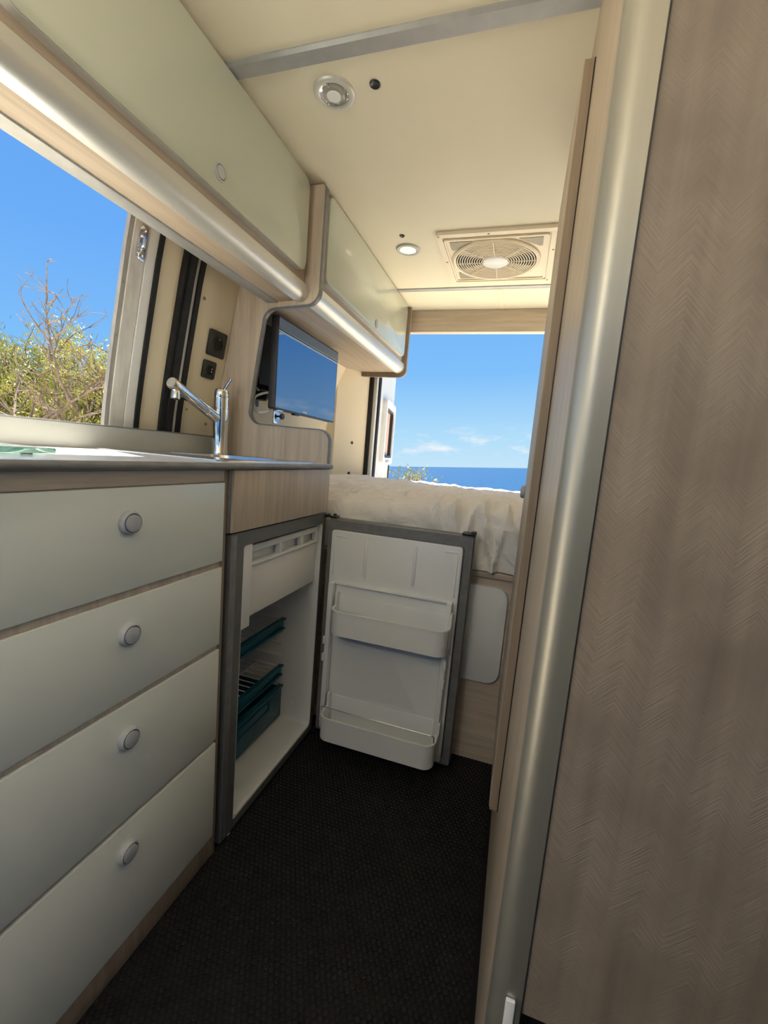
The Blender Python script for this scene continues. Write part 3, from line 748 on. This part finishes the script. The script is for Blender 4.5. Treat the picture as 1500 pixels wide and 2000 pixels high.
    bin_(.062, .140, 1.200, .070, .455, True)
    bm = NB(); box(bm, .458, .500, 1.315, 1.352, .780, .788, bev=.002); box(bm, .485, .500, 1.318, 1.35, .788, .792, bev=.001); obj('latch', bm, BLACK, door)
    bm = NB(); box(bm, .010, .036, 1.318, 1.35, .780, .787, bev=.002); lathe(bm, [(.006, .787), (.005, .793), (0, .794)], (.024, 1.335, 0), (0, 0, 1), 12); obj('hinge_cap', bm, BLACK, door)
    return t
build_fridge()

# ------------------------------------------------------------------ bed
def build_bed():
    b = thing('bed_base', 'oak effect bed box with rounded white locker doors behind the open fridge', 'bed base', (.5, 1.9, 0))
    YB = 1.400
    bm = NB(); box(bm, -.44, 1.24, YB, YB + .018, 0, .640); obj('front_panel', bm, WOOD_X, b)
    bm = NB(); box(bm, -.44, 1.24, YB - .014, 2.40, .640, .660, bev=.004); obj('bed_board', bm, WOOD_X, b)
    for x0, x1 in ((.19, .616), (.630, 1.10)):
        bm = NB(); prism(bm, rrect(x0, x1, .288, .612, .038, 6), 'y', YB - .0005, YB - .014, bev=.003); obj('locker_door', bm, WHITE, b)
    # mattress under a loose fitted sheet
    x0, x1, yf, yb, zt, zb = -.425, 1.24, 1.398, 2.50, .862, .664
    prof = []
    for i in range(12): prof.append((yf, zb + (zt - .045 - zb) * i / 12, 'f'))
    for i in range(8): a = (PI / 2) * i / 7; prof.append((yf + .045 - .045 * math.cos(a), zt - .045 + .045 * math.sin(a), 'c'))
    for i in range(1, 41): prof.append((yf + .045 + (yb - .05 - yf - .045) * i / 40, zt, 't'))
    for i in range(1, 6): a = (PI / 2) * i / 5; prof.append((yb - .05 + .05 * math.sin(a), zt - .05 + .05 * math.cos(a), 'b'))
    prof.append((yb, zb, 'b'))
    bm = NB(); nxx = 320; G = []
    for i in range(nxx + 1):
        x = x0 + (x1 - x0) * i / nxx; row = []
        for j, (y, z, k) in enumerate(prof):
            n1 = noise.noise(V((x * 6, y * 5, z * 5))); n2 = noise.noise(V((x * 17 + y * 6, y * 15 + 3, z * 12))); n3 = 1 - abs(noise.noise(V((x * 9 + z * 7, y * 6 - x * 4, z * 6 + 1.7)))) * 2
            fold = max(0, noise.noise(V((x * 13 + z * 5, 2.3, z * 2.0)))) if k in 'fc' else 0
            loose = 1 if x > .25 else .35 + .65 * max(0, (x + .1) / .35)
            if k == 'f':
                drop = (zt - z) / (zt - zb)
                row.append(V((x, y - min(.036, .06 * fold * loose + .018 * max(n3, 0) * loose) + .010 * n1 * loose + .012 * drop * drop, z)))
            elif k == 'c': row.append(V((x, y - min(.036, .05 * fold * loose + .012 * max(n3, 0) * loose), z + .014 * n1 * loose + .008 * n2 * loose + .006 * n3)))
            elif k == 't':
                far = (y - yf) / (yb - yf)
                ridge = abs(noise.noise(V((x * 8 - y * 9, y * 7 + x * 3, 5)))); ridge = max(0, .22 - ridge) / .22
                hump = .010 * math.exp(-((x - .50) / .10) ** 2 - ((y - 1.60) / .16) ** 2) + .012 * math.exp(-((x + .1) / .35) ** 2 - ((y - 2.2) / .3) ** 2)
                row.append(V((x, y, z + .008 * n1 + .006 * n2 + .005 * n3 + .016 * ridge * (.4 + .6 * loose) * (1 - .5 * far) + hump)))
            else: row.append(V((x, y, z)))
        for p, (yy, zz, kk) in zip(row, prof):       # gathered folds where the sheet is tucked at the right
            for fx, amp, sl in ((.385, .016, .35), (.425, .020, .10), (.470, .014, -.35), (.525, .018, .25), (.575, .016, -.15), (.605, .012, .4)):
                dx = (p.x - fx - sl * (.80 - zz)) / .011
                if abs(dx) < 3 and kk in 'fct':
                    w_ = amp * math.exp(-dx * dx) * (1 if kk != 't' else max(0, 1 - (yy - yf - .045) / .16))
                    if kk == 'f': p.y = max(p.y - w_, 1.358)
                    else: p.z += w_ * .8; p.y -= w_ * (.3 if kk == 'c' else 0)
        for p in row:                                # soft front edge sags towards the left
            s_ = max(0, min(1, (.42 - x) / .45)); f_ = max(0, 1 - max(0, p.y - yf) / .75)
            p.z -= .045 * s_ * f_ * f_ * max(0, min(1, (p.z - zb) / .15))
        G.append([bm.verts.new(p) for p in row])
    for A, Bq in zip(G, G[1:]):
        for j in range(len(prof) - 1): bm.faces.new((A[j], Bq[j], Bq[j + 1], A[j + 1]))
    bm.faces.new([r[0] for r in (G[0], G[-1])] + [G[-1][-1], G[0][-1]])
    bm.faces.new(G[0]); bm.faces.new(G[-1])
    tag(obj('mattress', bm, SHEET), 'mattress under a creased cream sheet before the open rear doorway', 'mattress')
build_bed()

# ------------------------------------------------------------------ television
def build_tv():
    y0, y1, z0, z1, xf = 1.366, 1.883, 1.135, 1.455, -.250
    t = thing('television', 'slim black flat screen television mirroring the sky above the bed', 'television', (xf - .02, 1.62, z0))
    bm = NB(); prism(bm, rrect(y0, y1, z0, z1, .006, 3), 'x', xf - .028, xf - .002, bev=.002); obj('housing', bm, BLACK, t)
    bm = NB(); box(bm, xf - .045, xf - .028, y0 + .10, y1 - .10, z0 + .05, z1 - .05, bev=.006); obj('back_cover', bm, BLACK, t)
    bm = NB(); prism(bm, rrect(y0 + .006, y1 - .006, z0 + .006, z1 - .006, .002, 2), 'x', xf - .0025, xf - .0012); obj('screen', bm, SCREEN, t)
    bm = NB()
    for k in range(5): box(bm, xf - .0010, xf - .0004, 1.575 + k * .007, 1.5805 + k * .007, z0 + .009, z0 + .016)
    obj('brand_mark', bm, WHITEMARK, t)
    bm = NB(); box(bm, xf - .022, xf - .006, 1.52, 1.56, z0 - .006, z0 + .001, bev=.002); obj('sensor', bm, BLACK, t)
    br = thing('television_bracket', 'black swivel wall arm holding the television', 'bracket', (-.38, 1.52, 1.24))
    xw = wall_x(1.24)
    bm = NB(); box(bm, xw + .0125, xw + .024, 1.42, 1.50, 1.15, 1.26, bev=.003); obj('wall_plate', bm, BLACK, br)
    bm = NB(); wall_strip(bm, 1.335, 1.66, 1.195, 1.462, proud=.009, thick=.007); obj('painted_shade', bm, TVSHADE, br)  # dark sheet on the wall, stands in for the television's shade
    bm = NB(); tube(bm, [(xw + .02, 1.46, 1.215), (xw + .075, 1.395, 1.215)], .012, 12); tube(bm, [(xw + .075, 1.395, 1.215), (-.305, 1.50, 1.215)], .011, 12)
    lathe(bm, [(0, -.030), (.017, -.030), (.017, .030), (0, .030)], (xw + .075, 1.395, 1.215), (0, 0, 1), 16); box(bm, xw + .04, xw + .11, 1.385, 1.425, 1.165, 1.20, bev=.005); obj('arm', bm, BLACK, br)
    bm = NB(); box(bm, -.306, -.2955, 1.47, 1.55, 1.17, 1.27, bev=.003); obj('screen_plate', bm, BLACK, br)
    bm = NB(); tube(bm, [(xw + .062, 1.375, 1.235), (xw + .115, 1.358, 1.195)], .004, 8); obj('locking_lever', bm, KNOBM, br)
    # clamp below the corner of the screen
    lk = thing('clamp', 'small steel travel clamp with black knob under the television corner', 'clamp', (-.262, 1.40, 1.10))
    bm = NB(); box(bm, -.268, -.262, 1.385, 1.420, 1.085, 1.1335, bev=.001); box(bm, -.268, -.246, 1.385, 1.420, 1.1305, 1.1335, bev=.001); obj('angle_plate', bm, STEEL, lk)
    bm = NB(); lathe(bm, [(.004, 0), (.004, .012), (.011, .013), (.011, .020), (0, .021)], (-.262, 1.412, 1.112), (1, 0, 0), 14); obj('knob', bm, BLACK, lk)
    # white aerial lead
    bm = NB(); P = []
    ctl = [V((-.290, 1.43, 1.200)), V((-.305, 1.385, 1.190)), V((-.325, 1.358, 1.172)), V((-.338, 1.368, 1.150)), V((-.325, 1.368, 1.126)), V((-.300, 1.358, 1.118)), V((-.285, 1.385, 1.128)), V((-.286, 1.41, 1.155))]
    for i in range(len(ctl) - 1):
        p0, p1, p2, p3 = ctl[max(i - 1, 0)], ctl[i], ctl[i + 1], ctl[min(i + 2, len(ctl) - 1)]
        for k in range(6):
            s = k / 6; P.append(.5 * ((2 * p1) + (p2 - p0) * s + (2 * p0 - 5 * p1 + 4 * p2 - p3) * s * s + (3 * p1 - p0 - 3 * p2 + p3) * s ** 3))
    P.append(ctl[-1]); tube(bm, P, .0042, 8)
    tag(obj('aerial_cable', bm, WHITE), 'white aerial cable looping behind the television', 'cable')
build_tv()

# ------------------------------------------------------------------ sockets
def socket(name, label, yc, zc, s, pins):
    th = math.atan(.185); T = Matrix.Translation((wall_x(zc) + .0006, yc, zc)) @ Matrix.Rotation(th, 4, 'Y')
    t = thing(name, label, 'socket', (wall_x(zc), yc, zc), 'sockets on the cream wall')
    h = s / 2
    bm = NB(); prism(bm, rrect(-h, h, -h, h, .007, 4), 'x', 0, .008, bev=.002, T=T); obj('plate', bm, BLACK, t)
    r = h * .56
    bm = NB(); ring = [(r * .86, .0075), (r * .88, .0105), (r, .0105), (r * 1.03, .008)]
    lathe(bm, ring, T @ V((0, 0, 0)), T.to_3x3() @ V((1, 0, 0)), 24); obj('rim', bm, BLACK, t)
    bm = NB(); lathe(bm, [(r * .86, .0090), (0, .0082)], T @ V((0, 0, 0)), T.to_3x3() @ V((1, 0, 0)), 24); obj('recess', bm, RUBBER, t)
    bm = NB()
    for a in pins: lathe(bm, [(.003, .008), (.003, .0105), (0, .0108)], T @ V((0, a[0], a[1])), T.to_3x3() @ V((1, 0, 0)), 10)
    obj('contact', bm, STEEL, t)
socket('wall_socket', 'larger upper black mains socket on the cream wall', 1.250, 1.324, .083, [(.002, .016), ])
socket('wall_socket', 'smaller lower black socket on the cream wall behind the tap', 1.233, 1.238, .058, [(.006, .004), (.006, -.005)])

# ------------------------------------------------------------------ ceiling fittings
def downlight(label, x, y, lit, watts=0, cone=2.9):
    t = thing('downlight', label, 'downlight', (x, y, CEIL), 'downlights in the ceiling')
    bm = NB(); lathe(bm, [(.048, 0), (.048, -.003), (.045, -.006), (.036, -.007), (.034, -.006), (.033, -.0005)], (x, y, CEIL), (0, 0, 1), 40); obj('ring', bm, KNOBM if lit else ALU, t)
    bm = NB(); lathe(bm, [(.0335, -.004), (.028, -.0025), (.026, -.002)], (x, y, CEIL), (0, 0, 1), 32); obj('reflector', bm, CHROME, t)
    bm = NB()
    if watts:
        lp = bpy.data.objects.new('downlight_lamp', bpy.data.lights.new('downlight_lamp', 'SPOT')); COL.objects.link(lp); lp.parent = t
        lp.location = (0, 0, -.012); lp.data.energy = watts; lp.data.color = (1, .86, .66); lp.data.spot_size = cone; lp.data.spot_blend = .6; lp.data.shadow_soft_size = .022
    if lit: lathe(bm, [(.030, -.0045), (.024, -.0065), (0, -.0075)], (x, y, CEIL), (0, 0, 1), 32); obj('bulb', bm, LAMP, t)
    else:
        lathe(bm, [(.0275, -.0022), (.026, -.006), (.020, -.008), (.017, -.0085), (0, -.009)], (x, y, CEIL), (0, 0, 1), 32); obj('lens', bm, CLEAR, t)
        bm = NB(); lathe(bm, [(.017, -.0088), (.0165, -.010), (0, -.0105)], (x, y, CEIL), (0, 0, 1), 24); obj('bulb', bm, WHITE, t)
        for k in range(3):
            a = k * 2.1 + .4; bm = NB(); box(bm, x + .029 * math.cos(a) - .003, x + .029 * math.cos(a) + .003, y + .029 * math.sin(a) - .003, y + .029 * math.sin(a) + .003, CEIL - .0095, CEIL - .003, bev=.001); obj('clip', bm, STEEL, t)
downlight('unlit silver ceiling downlight next to the near grey strip', .090, 1.006, False)
downlight('lit warm ceiling downlight beside the roof fan', .077, 1.758, True, .5, 2.4)
def added_fill_lamp():  # fill light added out of view to brighten the kitchen, shaped as a globe
    c = V((.06, -.55, 1.55)); t = thing('added_fill_lamp', 'added frosted globe fill lamp, unseen behind the camera', 'lamp', (c.x, c.y, CEIL))
    bm = NB(); lathe(bm, [(.035, 0), (.035, -.012), (.012, -.018), (0, -.018)], (c.x, c.y, CEIL), (0, 0, 1), 24); obj('ceiling_rose', bm, ALU, t)
    bm = NB(); tube(bm, [(c.x, c.y, CEIL - .015), (c.x, c.y, c.z + .075)], .004, 8); obj('stem', bm, ALU, t)
    bm = NB(); bmesh.ops.create_uvsphere(bm, u_segments=24, v_segments=16, radius=.07, matrix=Matrix.Translation(c)); g = obj('globe', bm, GLOBE, t)
added_fill_lamp()
def plug(label, x, y, r):
    t = thing('ceiling_plug', label, 'plug', (x, y, CEIL), 'black round plugs in the ceiling')
    bm = NB(); lathe(bm, [(r, 0), (r, -.002), (r * .85, -.0035), (r * .6, -.002), (0, -.0015)], (x, y, CEIL), (0, 0, 1), 20); obj('cap', bm, BLACK, t)
plug('larger black ceiling plug beside the unlit downlight', .191, 1.003, .0125)
plug('smaller black ceiling plug before the lit downlight', .080, 1.652, .010)

def build_fan():
    t = thing('roof_fan', 'cream roof fan with a round slotted grille set in the ceiling', 'roof fan', (.6, 1.87, CEIL))
    x0, x1, y0, y1 = .208, 1.03, 1.645, 2.085; zc = CEIL
    bm = NB()
    def fr(a0, a1, b0, b1, w, za, zb, r=.012): prism(bm, rrect(a0, a1, b0, b1, r, 3), 'z', za, zb, hole=rrect(a0 + w, a1 - w, b0 + w, b1 - w, max(r - w * .3, .004), 3))
    fr(x0, x1, y0, y1, .022, zc, zc - .012); prism(bm, rrect(x0 + .02, x1 - .02, y0 + .02, y1 - .02, .01, 3), 'z', zc, zc - .007)
    box(bm, .612, .640, y0 + .02, y1 - .02, zc - .012, zc - .006, bev=.002)
    obj('frame', bm, IVORY, t)
    for a0, a1 in ((.232, .608), (.646, 1.006)):
        bm = NB(); b0, b1 = 1.685, 2.050
        fr(a0, a1, b0, b1, .007, zc - .006, zc - .013, .008); prism(bm, rrect(a0 + .006, a1 - .006, b0 + .006, b1 - .006, .006, 3), 'z', zc - .006, zc - .009); p = obj('cell_panel', bm, IVORY, t)
        cx, cy = (a0 + a1) / 2, (b0 + b1) / 2
        for sx in (-1, 1):
            for sy in (-1, 1):
                if a0 < .5 and sx > 0 and sy > 0: continue
                ox, oy = cx + sx * .168, cy + sy * .162
                pts = [(ox, oy), (ox - sx * .085, oy), (ox - sx * .06, oy - sy * .022), (ox - sx * .032, oy - sy * .045), (ox - sx * .012, oy - sy * .062), (ox, oy - sy * .060)]
                bm = NB(); prism(bm, pts, 'z', zc - .0085, zc - .0105); obj('corner_window', bm, BEIGE, p)
    cx, cy = .413, 1.868
    bm = NB(); lathe(bm, [(.172, -.009), (.172, -.015), (.165, -.019), (.158, -.017), (.156, -.010)], (cx, cy, zc), (0, 0, 1), 64); obj('grille_rim', bm, IVORY, t)
    bm = NB(); lathe(bm, [(.157, -.0094), (0, -.0094)], (cx, cy, zc), (0, 0, 1), 48); obj('fan_well', bm, RUBBER, t)
    bm = NB()
    for k in range(2):
        a = k * PI + PI / 2
        def q(r, da, z): return bm.verts.new((cx + r * math.cos(a + da), cy + r * math.sin(a + da), zc - z))
        v = [q(.045, -1.15, .0100)] + [q(.153, -1.15 + 2.30 * i / 10, .0100 + .0012 * i / 10) for i in range(11)] + [q(.045, 1.15, .0112)]
        bm.faces.new(v); w_ = [bm.verts.new(u.co + V((0, 0, -.0008))) for u in v]; bm.faces.new(w_[::-1])
        for i in range(13): bm.faces.new((v[i], v[(i + 1) % 13], w_[(i + 1) % 13], w_[i]))
    obj('fan_blade', bm, BLADE, t)
    bm = NB()
    for k in range(11):
        r = .054 + k * .0097; m_ = 56
        lathe(bm, [(r - .0015, -.0145), (r - .0015, -.0175), (r + .0015, -.0175), (r + .0015, -.0145), (r - .0015, -.0145)], (cx, cy, zc), (0, 0, 1), m_)
    for k in range(8):
        a = k * PI / 4 + PI / 2; d = V((math.cos(a), math.sin(a), 0)); c = V((cx, cy, zc - .0172))
        tube(bm, [c + d * .045, c + d * .158], .0022, 6)
    obj('grille_ring', bm, IVORY, t)
    bm = NB(); lathe(bm, [(.050, -.013), (.050, -.019), (.045, -.0225), (0, -.024)], (cx, cy, zc), (0, 0, 1), 40); obj('hub', bm, WHITE, t)
    for x, y in ((.218, 1.656), (.40, 1.656), (.626, 1.80), (.219, 1.86), (.62, 2.07)):
        bm = NB(); lathe(bm, [(.0045, -.012), (.004, -.0135), (0, -.014)], (x, y, zc), (0, 0, 1), 10); obj('screw', bm, BEIGE, t)
build_fan()

# ------------------------------------------------------------------ shrubs outside
def shrub(name, label, base, h, w, nb, nl, mat, seed, llen=.06, lw=.012, spread=1.0, group=None, lean=V((0, 0, 0)), low=.25):
    rnd = random.Random(seed); base = V(base)
    t = thing(name, label, 'shrub', base, group)
    bs = NB(); tips = []
    for k in range(nb):
        a = rnd.uniform(0, 2 * PI); rr = rnd.uniform(.15, 1) * w / 2
        end = base + UP * h * rnd.uniform(.6, 1.0) * (1 - .35 * (rr / (w / 2)) ** 2) + V((math.cos(a) * rr, math.sin(a) * rr, 0)) + lean
        mid = base.lerp(end, .5) + V((rnd.gauss(0, .06), rnd.gauss(0, .06), rnd.gauss(0, .05))) * h * .6
        pts = []
        for i in range(7):
            s = i / 6; pts.append(base * (1 - s) ** 2 + mid * 2 * s * (1 - s) + end * s * s)
        r0 = .010 * h
        tube(bs, pts, 0, 5, rads=[r0 * (1 - .85 * i / 6) for i in range(7)])
        for i in range(2, 7):
            for q in range(3):
                p = pts[i]; d = V((rnd.gauss(0, 1), rnd.gauss(0, 1), rnd.gauss(.5, .6))).normalized() * h * rnd.uniform(.08, .2)
                tube(bs, [p, p + d * .5 + V((0, 0, .01)), p + d], 0, 4, rads=[r0 * .35, r0 * .25, r0 * .1]); tips.append((p, p + d))
    obj('stem', bs, BARK, t)
    if nl:
        bl = NB()
        for k in range(nl):
            a, b = rnd.choice(tips)
            if (a - base).dot(UP) < low * h and rnd.random() < .5: continue
            p = a.lerp(b, rnd.uniform(.2, 1.1)) + V((rnd.gauss(0, .035), rnd.gauss(0, .035), rnd.gauss(0, .035))) * h * .5
            d = ((b - a).normalized() * .7 + V((rnd.gauss(0, .6), rnd.gauss(0, .6), rnd.gauss(.45, .5)))).normalized()
            s = d.cross(V((rnd.gauss(0, 1), rnd.gauss(0, 1), rnd.gauss(0, 1)))).normalized() * lw * rnd.uniform(.6, 1.1)
            l = d * llen * rnd.uniform(.6, 1.3)
            v = [bl.verts.new(p), bl.verts.new(p + l * .45 + s), bl.verts.new(p + l), bl.verts.new(p + l * .45 - s)]
            bl.faces.new(v)
        obj('foliage', bl, mat, t, smooth=False)
    return t
def on_ray(u, v, d):
    c = V(CR) * ((u - 750) / 837.15) + V(CF) + V(CU) * ((1000 - v) / 837.15)
    return V((.6, 0, 1)) + c * d
gz = lambda x, y: -.55 + (min(1.5, (-3 - x) * .16) if x < -3 else 0)
def plant(u, d, **kw):
    p = on_ray(u, 850, d); return (p.x, p.y, gz(p.x, p.y) - .05)
G1 = 'shrubs beyond the side doorway'
shrub('olive_shrub', 'dense yellow-green shrub against the doorway jamb', plant(228, 4.6), 2.55, .9, 26, 30000, LEAF, 3, group=G1, llen=.045, lw=.0075)
shrub('olive_shrub', 'wide yellow-green shrub in the middle of the side doorway', plant(135, 5.6), 2.45, 2.0, 46, 52000, LEAF, 5, group=G1, llen=.055, lw=.008)
shrub('olive_shrub', 'sparse grey-green shrub at the left end of the side doorway', plant(-20, 5.2), 2.35, 1.9, 34, 20000, LEAF2, 8, group=G1, llen=.07, lw=.006)
q = on_ray(806, 930, 6.2)
shrub('rear_shrub', 'small olive shrub standing before the sea beyond the bed', q - UP * 1.35, 1.5, .75, 18, 5000, LEAF2, 11, llen=.05, lw=.011)

def bare_tree():
    rnd = random.Random(21); b = V(plant(5, 4.0)); bm = NB()
    def grow(p, d, L_, r, lvl):
        pts = [p]; q = p; dd = d.copy()
        n = 6
        for i in range(n):
            dd = (dd + V((rnd.gauss(0, .16), rnd.gauss(0, .16), rnd.gauss(.03, .12)))).normalized(); q = q + dd * L_ / n; pts.append(q)
        tube(bm, pts, 0, 5 if lvl < 2 else 4, rads=[max(r * (1 - .75 * i / n), .0022) for i in range(n + 1)])
        if lvl < 3:
            for k in range((6, 5, 4)[lvl]):
                i = rnd.randint(2 if lvl else 3, n); a = (dd + V((rnd.gauss(0, .75), rnd.gauss(0, .75), rnd.gauss(.1, .35)))).normalized()
                grow(pts[i], a, L_ * rnd.uniform(.40, .62), r * .5, lvl + 1)
    for d in ((.15, .22, 1), (-.1, -.1, 1), (.45, .5, .8)):
        grow(b, V(d).normalized(), 1.75, .034, 0)
    o = obj('bare_tree', bm, BARK, loc=b)
    tag(o, 'leafless grey tree with thin twigs at the left of the side doorway', 'tree')
bare_tree()
